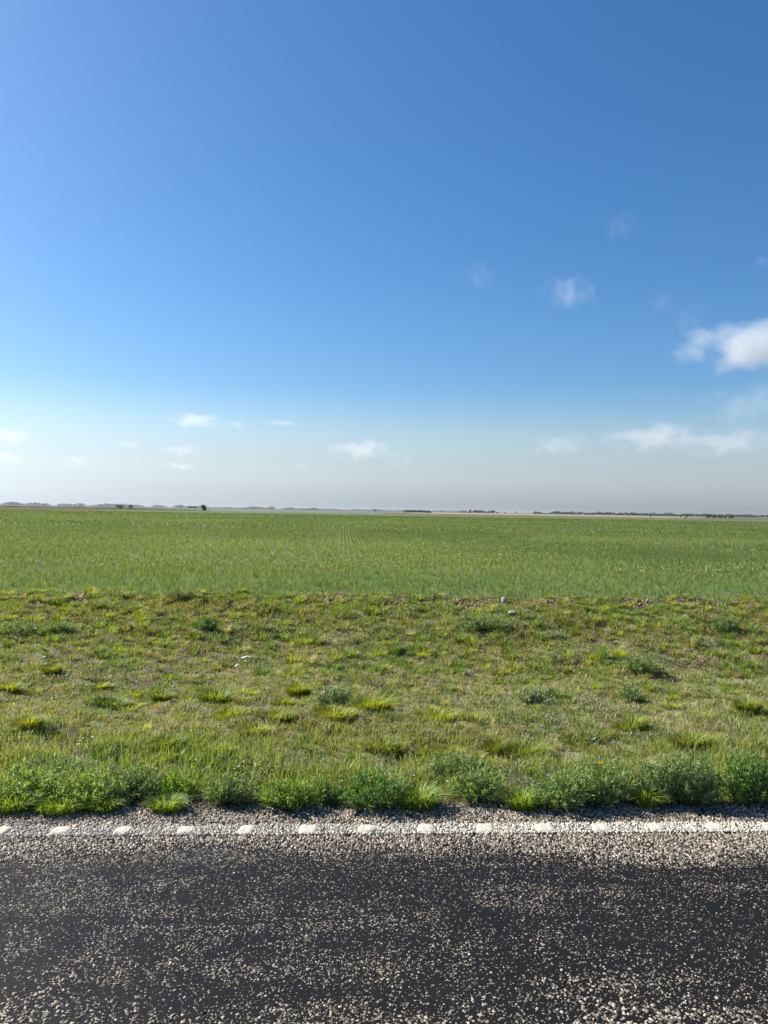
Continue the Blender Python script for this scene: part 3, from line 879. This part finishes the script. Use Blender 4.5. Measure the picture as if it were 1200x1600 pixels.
# ------------------------------------------------------------------ far trees
def tree_meshes(seed, n=420, low=False):
    r0 = np.random.default_rng(seed)
    acc = Acc()
    nl = 7
    lob = np.stack([r0.uniform(-.32, .32, nl), r0.uniform(-.32, .32, nl), r0.uniform(.35 if not low else .25, .78, nl), r0.uniform(.16, .28, nl)], 1)
    lob[0] = (0, 0, .6, .3)
    k = r0.integers(0, nl, n)
    u = r0.normal(size=(n, 3)); u /= np.linalg.norm(u, axis=1, keepdims=True)
    P = lob[k, :3] + u * lob[k, 3:4] * r0.uniform(.6, 1.05, (n, 1))
    P[:, 2] = np.clip(P[:, 2], .08, 1.0)
    L = r0.uniform(.07, .13, n)
    c = np.array([.045, .062, .028]) * r0.uniform(.6, 1.5, (n, 1))
    global rng
    keep = rng; rng = r0
    V, t, c = leaves(P, u + r0.normal(size=(n, 3)) * .7, L, L * .75, c)
    rng = keep
    acc.add(V, None, t, c)
    crown = acc.mesh('crown'); crown.materials.append(MAT_tree)
    ta = Acc()
    V, q = tube_np([(0, 0, -.03), (.01, 0, .25), (0, .01, .6)], .035, .015, 6); ta.add(V, q)
    for i in range(1, 5):
        V, q = tube_np([(0, 0, .22), lob[i, :3] * [.5, .5, .7], lob[i, :3]], .02, .008, 4); ta.add(V, q)
    trunk = ta.mesh('trunk'); trunk.materials.append(MAT_bark)
    return crown, trunk
TV = [tree_meshes(200 + i, 520, i % 2) for i in range(6)]
BIGT = tree_meshes(300, 1800, True)
def tree(px, dist, hpx, wpx, label, group, name='tree', var=None, z=-.1, cat='tree'):
    p = far_at(px, dist, z)
    root = empty(name, p, rng.uniform(0, 6))
    cr, tr = var or TV[int(rng.integers(0, 6))]
    obj('crown', cr, None, root); obj('trunk', tr, None, root)
    s = dist / F
    root.scale = (wpx * s, wpx * s, hpx * s)
    tag(root, label, cat, group)
    return root
tree(319, 450, 9.3, 9.5, 'largest dark round bush standing alone at the far field edge, left of centre', None, 'round_bush', BIGT, -.05, 'bush')
tree(185, 600, 5.6, 6.5, 'small dark far bush, left one of a touching pair on the left horizon', 'small dark bushes on the left horizon', 'round_bush', None, -.1, 'bush')
tree(190, 605, 6.2, 6.5, 'small dark far bush, right one of the touching pair on the left horizon', 'small dark bushes on the left horizon', 'round_bush', None, -.1, 'bush')
tree(204, 600, 6.2, 7, 'small dark far bush standing alone just right of the pair on the left horizon', 'small dark bushes on the left horizon', 'round_bush', None, -.1, 'bush')
for px in (295.5, 299, 303, 306): tree(px, 1250, 4.2, 4.6, 'faint hazy tree in the row of four just left of the largest dark bush', 'faint trees left of the largest bush')
tree(586, 900, 3.6, 3.0, 'tiny lone tree on the grey horizon in the middle, left of the dark thicket', None)
for px in np.arange(634, 673, 3.4): tree(px + rng.uniform(-.5, .5), 720 + rng.uniform(-20, 20), 4.8 + rng.uniform(-.6, .6), 6, 'dark bush in the dense low thicket on the horizon right of centre', 'bushes of the dark thicket', 'round_bush', None, -.1, 'bush')
for px, h, w in ((722, 3, 4), (727, 3, 4), (741, 4.5, 5), (745, 5.2, 6), (749, 5.0, 6), (753, 5.2, 6), (757, 3.4, 5)):
    tree(px, 1500, h, w, 'dark green tree in the group beside the pale farm tower', 'trees beside the farm tower')
for px, h, w in ((764, 4.2, 5), (768, 5.0, 6), (772, 5.0, 6), (777, 3.0, 4)):
    tree(px, 1500, h, w, 'dark tree in the second short group, right of the farm tower group', 'trees of the second short group')
for px, h, w in ((789, 3, 3), (806, 4, 2.6)):
    tree(px, 1500, h, w, 'little tree alone on the horizon, ' + ('left' if px < 800 else 'right') + ' of two between farm and long row', None)
px = 836.0
while px < 1082:
    h = 5.0 if px < 1000 else 3.8
    h *= rng.uniform(.65, 1.15)
    if 846 < px < 860: h *= .5
    tree(px, (1450 if px < 1000 else 1900) + rng.uniform(-60, 60), h, rng.uniform(5, 8), 'dark green tree in the long row along the right horizon', 'trees of the long row on the right horizon')
    px += rng.uniform(2.8, 4.8)
px = 1089.0
while px < 1235:
    tree(px, 2100 + rng.uniform(-80, 80), rng.uniform(3.2, 4.6), rng.uniform(5, 8), 'hazy tree in the row at the far right, past the gap in the horizon', 'trees of the row past the gap')
    px += rng.uniform(3.2, 5)
for px, w, h, lab in ((1108, 8, 4.6, 'leftmost'), (1115, 9, 5.0, 'second'), (1126, 9, 4.0, 'third'), (1133.5, 5, 3.6, 'fourth, smallest'), (1142, 9, 4.6, 'rightmost')):
    tree(px, 650, h, w, 'low green bush in front of the far right tree row, ' + lab + ' of five', 'five low bushes at far right', 'round_bush', None, -.1, 'bush')
tree(1017, 620, 3.0, 4, 'brown low bush beside the lone small white shed', None, 'round_bush', None, -.1, 'bush')
tree(1064.5, 620, 3.0, 3, 'dark bush just left of the long white shed on the right', None, 'round_bush', None, -.1, 'bush')
tree(1073, 620, 3.2, 5, 'dark bush just right of the long white shed on the right', None, 'round_bush', None, -.1, 'bush')

# continuous hazy wood line far behind
def far_wood(name, px0, px1, dist, hpx, step, label):
    acc = Acc(); px = px0
    while px < px1:
        d = dist * rng.uniform(.95, 1.05); p = far_at(px, d, -.4); s = d / F
        if vnoise(px * .06, 1.0, 9) > .22:
            n = 40
            w = 7 * s; h = hpx * s * (.5 + .9 * float(vnoise(px * .11, 3.0, 12))) * rng.uniform(.8, 1.2)
            P = np.stack([p.x + rng.normal(size=n) * w * .4, p.y + rng.normal(size=n) * w * .4, p.z + h * rng.uniform(-.1, .9, n)], 1)
            L = np.full(n, .3 * h + .5)
            V, t, c = leaves(P, rng.normal(size=(n, 3)), L, L * .9, np.array([.04, .055, .03]) * rng.uniform(.7, 1.4, (n, 1)))
            acc.add(V, None, t, c)
        px += step
    o = obj(name, acc.mesh(name), MAT_tree); tag(o, label, 'wood', kind='stuff')
far_wood('distant_wood', -160, 500, 3300, 3.2, 2.6, 'thin hazy line of far off trees along the left horizon')
far_wood('distant_wood', 470, 760, 4200, 2.4, 2.6, 'faint low line of far off trees along the middle horizon')
far_wood('distant_wood', 1000, 1360, 3600, 3.4, 2.6, 'faint low line of far off trees behind the right hand rows')
far_wood('scrub', -120, 250, 620, .9, 2.4, 'low brown scrub along the far side of the ploughed field on the left')

# poles
MAT_pole = solid_mat('weathered_wood', (.16, .14, .12), .9, .1, .2, 3)
for px, hpx, lab in ((117, 8.0, 'thin utility pole on the left horizon, leftmost of four'), (197, 8, 'thin utility pole rising just left of the lone dark bush'),
                     (213.5, 8.2, 'thin utility pole rising just right of the lone dark bush'), (245.5, 6, 'shortest thin utility pole on the left horizon, rightmost of four')):
    d = 1300; p = far_at(px, d, -.4); h = hpx / F * d
    root = empty('utility_pole', p, rng.uniform(0, .3))
    V, q = tube_np([(0, 0, 0), (0, 0, h * .5), (0, 0, h)], .2, .14, 8); obj('pole', mesh_np('pole', V, q), MAT_pole, root)
    V, q = tube_np([(-1.2, 0, h - .6), (0, 0, h - .6), (1.2, 0, h - .6)], .09, .09, 5); obj('crossarm', mesh_np('crossarm', V, q), MAT_pole, root)
    tag(root, lab, 'pole', 'poles on the left horizon')

# buildings
MAT_white = solid_mat('white_wall', (.78, .78, .76), .8, .2, .04, 1)
MAT_roof = solid_mat('grey_roof', (.28, .29, .30), .7, .3, .15, 1)
MAT_dark = solid_mat('dark_opening', (.04, .045, .05), .4, .5, .1, 1)
def box(x0, x1, y0, y1, z0, z1):
    V = [(x, y, z) for z in (z0, z1) for (x, y) in ((x0, y0), (x1, y0), (x1, y1), (x0, y1))]
    return np.array(V), [[0, 3, 2, 1], [4, 5, 6, 7], [0, 1, 5, 4], [1, 2, 6, 5], [2, 3, 7, 6], [3, 0, 4, 7]]
def shed(px, dist, wpx, hpx, label, name='farm_shed', z=-.1):
    p = far_at(px, dist, z); s = dist / F; w = wpx * s; h = hpx * s; dp = w * .8
    root = empty(name, p, math.atan2(-p.x, p.y))
    a = Acc(); V, q = box(-w / 2, w / 2, 0, dp, 0, h * .75); a.add(V, q)
    V = np.array([(-w / 2, 0, h * .75), (w / 2, 0, h * .75), (0, 0, h * .97), (-w / 2, dp, h * .75), (w / 2, dp, h * .75), (0, dp, h * .97)])
    a.add(V, None, [[0, 1, 2], [3, 5, 4]])
    obj('wall', a.mesh('wall'), MAT_white, root)
    a = Acc()
    for sx in (-1, 1):
        V = np.array([(sx * w * .56, -.1 * w, h * .72), (0, -.1 * w, h), (0, dp + .1 * w, h), (sx * w * .56, dp + .1 * w, h * .72)])
        V = np.concatenate([V, V + [0, 0, .05 * h]])
        a.add(V, [[0, 1, 2, 3], [7, 6, 5, 4], [0, 4, 5, 1], [2, 6, 7, 3], [1, 5, 6, 2], [3, 7, 4, 0]])
    obj('roof', a.mesh('roof'), MAT_white if wpx < 4 else MAT_roof, root)
    V, q = box(-w * .12, w * .12, -.02 * w, .01, 0, h * .5); obj('door', mesh_np('door', V, q), MAT_dark, root)
    V, q = box(w * .22, w * .38, -.02 * w, .01, h * .35, h * .55); obj('window', mesh_np('window', V, q), MAT_dark, root)
    tag(root, label, 'shed' if name == 'farm_shed' else 'house')
shed(715, 1500, 3.0, 3.2, 'small white farmhouse alone on the horizon, left of the pale tower', 'white_farmhouse', -.4)
shed(1020, 615, 3.0, 2.2, 'lone small white shed in the fields on the right, beside a brown bush')
shed(1068.5, 615, 4.2, 2.0, 'long low white shed between two dark bushes on the right')
# farm tower
p = far_at(734, 1500, -.4); s = 1500 / F
root = empty('grain_tower', p, math.atan2(-p.x, p.y))
V, q = box(-2.9 * s, -1.1 * s, 0, 4, 0, 5.6 * s); obj('white_wall', mesh_np('white_wall', V, q), MAT_white, root)
a = Acc(); V, q = box(-1.1 * s + .003, 2.2 * s, .4, 5, 0, 5.0 * s); a.add(V, q); V, q = box(-.4 * s, 1.2 * s, 1.0, 4, 5.0 * s + .002, 6.6 * s); a.add(V, q)
obj('tower', a.mesh('tower'), MAT_roof, root)
V, q = box(.0, .5 * s, .38, .41, 2.6 * s, 3.4 * s); obj('window', mesh_np('window', V, q), MAT_dark, root)
tag(root, 'pale grain tower with a white wall on its left, tallest building on the horizon', 'farm building')
shed(759, 1560, 5.0, 3.2, 'grey roofed barn half hidden between the two tree groups right of the tower', 'barn', -.4)

# ------------------------------------------------------------------ clouds (volumes)
SUN_AZ = R(-61)      # from +Y towards +X
SUN_EL = R(37)
def cloud_mat(name, dens, scale, lo, hi, col=(1, 1, 1)):
    m = M(name)
    tc = m.n('ShaderNodeTexCoord'); oi = m.n('ShaderNodeObjectInfo')
    vec = tc.outputs['Object']
    off = m.n('ShaderNodeVectorMath', operation='ADD', i_0=vec)
    sc = m.n('ShaderNodeVectorMath', operation='SCALE'); sc.inputs[0].default_value = (13.1, 7.7, 5.3); m.t.links.new(oi.outputs['Random'], sc.inputs['Scale'])
    m.t.links.new(sc.outputs[0], off.inputs[1])
    ln = m.n('ShaderNodeVectorMath', operation='LENGTH', i_0=vec)
    stretched = m.n('ShaderNodeMapping', i_Vector=off.outputs[0], i_Scale=(2.2, 1.4, .9))
    nz = m.noise(stretched, scale, 5, .55)
    fall = m.math('SUBTRACT', 1.0, ln.outputs['Value'])
    sep = m.n('ShaderNodeSeparateXYZ', i_0=vec)
    v = m.math('ADD', m.math('MULTIPLY', fall, .8), m.math('MULTIPLY', m.math('SUBTRACT', nz, .52), 1.9))
    v = m.maprange(v, lo, hi)
    d = m.math('MULTIPLY', v, dens)
    pv = m.n('ShaderNodeVolumePrincipled', i_Density=d, i_Anisotropy=.3)
    pv.inputs['Color'].default_value = col + (1,)
    m.t.links.new(pv.outputs[0], m.out.inputs['Volume'])
    return m.m
import bmesh
bm = bmesh.new(); bmesh.ops.create_icosphere(bm, subdivisions=3, radius=1.0)
CL = bpy.data.meshes.new('cloud_body'); bm.to_mesh(CL); bm.free()
mats = {'big': cloud_mat('cloud_thick', .0060, 1.25, .06, .75, (.86, .87, .9)), 'mid': cloud_mat('cloud_mid', .0012, 1.5, .12, .7), 'thin': cloud_mat('cloud_thin', .0007, 1.6, .12, .8), 'low': cloud_mat('cloud_low', .0022, 1.3, .05, .8, (.95, .92, .92))}
clouds = [
 (1196, 541, 226, 52, 'big', 4600, 'large white cloud cut by the right edge of the photo'),
 (1078, 500, 56, 40, 'thin', 4600, 'thin wisp just above left of the large white cloud'),
 (1035, 472, 46, 30, 'thin', 4700, 'faint wisp between the two lobed cloud and the large one'),
 (888, 459, 84, 42, 'mid', 4700, 'small two lobed cloud alone in the blue on the right'),
 (1194, 408, 26, 20, 'mid', 4700, 'tiny cloud at the right edge high above the large one'),
 (968, 353, 50, 34, 'thin', 5000, 'highest faint wisp in the deep blue on the right'),
 (748, 432, 50, 40, 'thin', 5000, 'faint wisp in the blue left of the two lobed cloud'),
 (1022, 684, 125, 34, 'low', 7600, 'long flat white cloud low over the right horizon'),
 (1132, 692, 140, 34, 'mid', 7600, 'pale long cloud low at right, beside the long flat white one'),
 (1105, 672, 18, 7, 'mid', 7600, 'tiny white fleck above the pale long cloud at right'),
 (875, 694, 90, 26, 'mid', 7600, 'soft pale cloud left of the long flat white one'),
 (1175, 632, 130, 50, 'thin', 7000, 'grey veil at the right edge under the large white cloud'),
 (564, 703, 90, 28, 'low', 7600, 'small heaped white cloud low in the middle'),
 (622, 718, 60, 22, 'thin', 7600, 'faint pale cloud just right of the small heaped one'),
 (306, 657, 84, 20, 'low', 7600, 'thin white streaked cloud low on the left with a brighter hump'),
 (368, 664, 50, 12, 'mid', 7600, 'thin tail of cloud right of the streaked one on the left'),
 (440, 661, 54, 8, 'low', 7600, 'row of tiny bright flecks right of the streaked cloud'),
 (527, 637, 14, 8, 'mid', 7600, 'single tiny bright fleck highest in the middle'),
 (203, 695, 40, 12, 'mid', 7600, 'small pale cloud left of the pair stacked one above the other'),
 (283, 704, 60, 18, 'mid', 7600, 'upper one of two pale clouds stacked at left'),
 (283, 729, 60, 12, 'mid', 7600, 'lower one of two pale clouds stacked at left'),
 (120, 720, 40, 20, 'mid', 7600, 'small pale cloud low near the left, under the small one'),
 (10, 681, 70, 20, 'low', 7600, 'white cloud at the left edge, upper one of two'),
 (12, 716, 50, 16, 'mid', 7600, 'white cloud at the left edge, lower one of two'),
 (147, 648, 12, 7, 'mid', 7600, 'tiny fleck of cloud highest on the left'),
 (468, 728, 36, 18, 'thin', 7600, 'faint pale cloud left of the small heaped one'),
 (372, 738, 30, 8, 'thin', 7600, 'faintest small cloud low between left and middle'),
]
for px, py, w, h, kind, D, lab in clouds:
    p = Vector((0, 0, CAM_H)) + ray(px, py) * D
    s = D / F
    o = bpy.data.objects.new('cloud', CL.copy()); C.objects.link(o)
    o.data.materials.append(mats[kind])
    o.location = p; o.rotation_euler = (0, 0, math.atan2(-p.x, p.y))
    o.scale = (w * s * .62, w * s * .45, h * s * .75)
    tag(o, lab, 'cloud', 'clouds in the blue sky')

# ------------------------------------------------------------------ haze
def haze():
    m = M('haze_air')
    pv = m.n('ShaderNodeVolumePrincipled', i_Density=HAZE, i_Anisotropy=.25)
    pv.inputs['Color'].default_value = (.60, .67, .76, 1)
    m.t.links.new(pv.outputs[0], m.out.inputs['Volume'])
    V, q = box(-GR - 50, GR + 50, -GR - 50, GR + 50, -1.5, 24)
    o = obj('haze', mesh_np('haze', V, q), m.m)
    tag(o, 'pale blue haze over the far fields', 'haze', kind='stuff')
HAZE = .00006
haze()

# ------------------------------------------------------------------ light
w = bpy.data.worlds.new('World'); S.world = w; w.use_nodes = True
nt = w.node_tree; bg = nt.nodes['Background']
sky = nt.nodes.new('ShaderNodeTexSky'); sky.sky_type = 'NISHITA'
sky.sun_disc = False; sky.sun_elevation = SUN_EL; sky.sun_rotation = SUN_AZ
sky.altitude = 100; sky.air_density = 1.1; sky.dust_density = .95; sky.ozone_density = 4.5
# the low air is grey with dust, the high air clear: less colour near the horizon
hs = nt.nodes.new('ShaderNodeHueSaturation'); tcw = nt.nodes.new('ShaderNodeTexCoord')
sp = nt.nodes.new('ShaderNodeSeparateXYZ'); mr = nt.nodes.new('ShaderNodeMapRange'); mr.interpolation_type = 'SMOOTHSTEP'
nt.links.new(tcw.outputs['Generated'], sp.inputs[0]); nt.links.new(sp.outputs[2], mr.inputs[0])
for i_, v_ in ((1, 0.0), (2, .17), (3, .04), (4, 1.22)): mr.inputs[i_].default_value = v_
nt.links.new(mr.outputs[0], hs.inputs['Saturation']); nt.links.new(sky.outputs[0], hs.inputs['Color'])
mu = nt.nodes.new('ShaderNodeMix'); mu.data_type = 'RGBA'; mu.blend_type = 'MULTIPLY'; mu.inputs[0].default_value = 1
mu.inputs[7].default_value = (.87, .978, 1.055, 1)
nt.links.new(hs.outputs[0], mu.inputs[6]); nt.links.new(mu.outputs[2], bg.inputs[0]); bg.inputs[1].default_value = .066
sd = bpy.data.lights.new('sun', 'SUN'); sd.energy = 5.0; sd.angle = R(.5); sd.color = (1, .95, .87)
so = bpy.data.objects.new('sun', sd); C.objects.link(so)
dv = Vector((math.sin(SUN_AZ) * math.cos(SUN_EL), math.cos(SUN_AZ) * math.cos(SUN_EL), math.sin(SUN_EL)))
so.rotation_euler = dv.to_track_quat('Z', 'Y').to_euler(); so.location = (-20, 5, 20)

S.view_settings.view_transform = 'Standard'; S.view_settings.look = 'None'
S.view_settings.exposure = 1.0; S.view_settings.gamma = 1.0; S.view_settings.use_curve_mapping = False
S.render.engine = 'CYCLES'
cy = S.cycles
cy.max_bounces = 8; cy.diffuse_bounces = 3; cy.glossy_bounces = 2; cy.transmission_bounces = 4; cy.transparent_max_bounces = 16; cy.volume_bounces = 2
cy.volume_step_rate = .5; cy.volume_max_steps = 256
cy.use_denoising = DENOISE
try:
    cy.denoiser = 'OPENIMAGEDENOISE'; cy.denoising_input_passes = 'RGB_ALBEDO_NORMAL'; cy.denoising_prefilter = 'ACCURATE'
except Exception: pass
cy.use_adaptive_sampling = True; cy.adaptive_threshold = .01
S.render.film_transparent = False
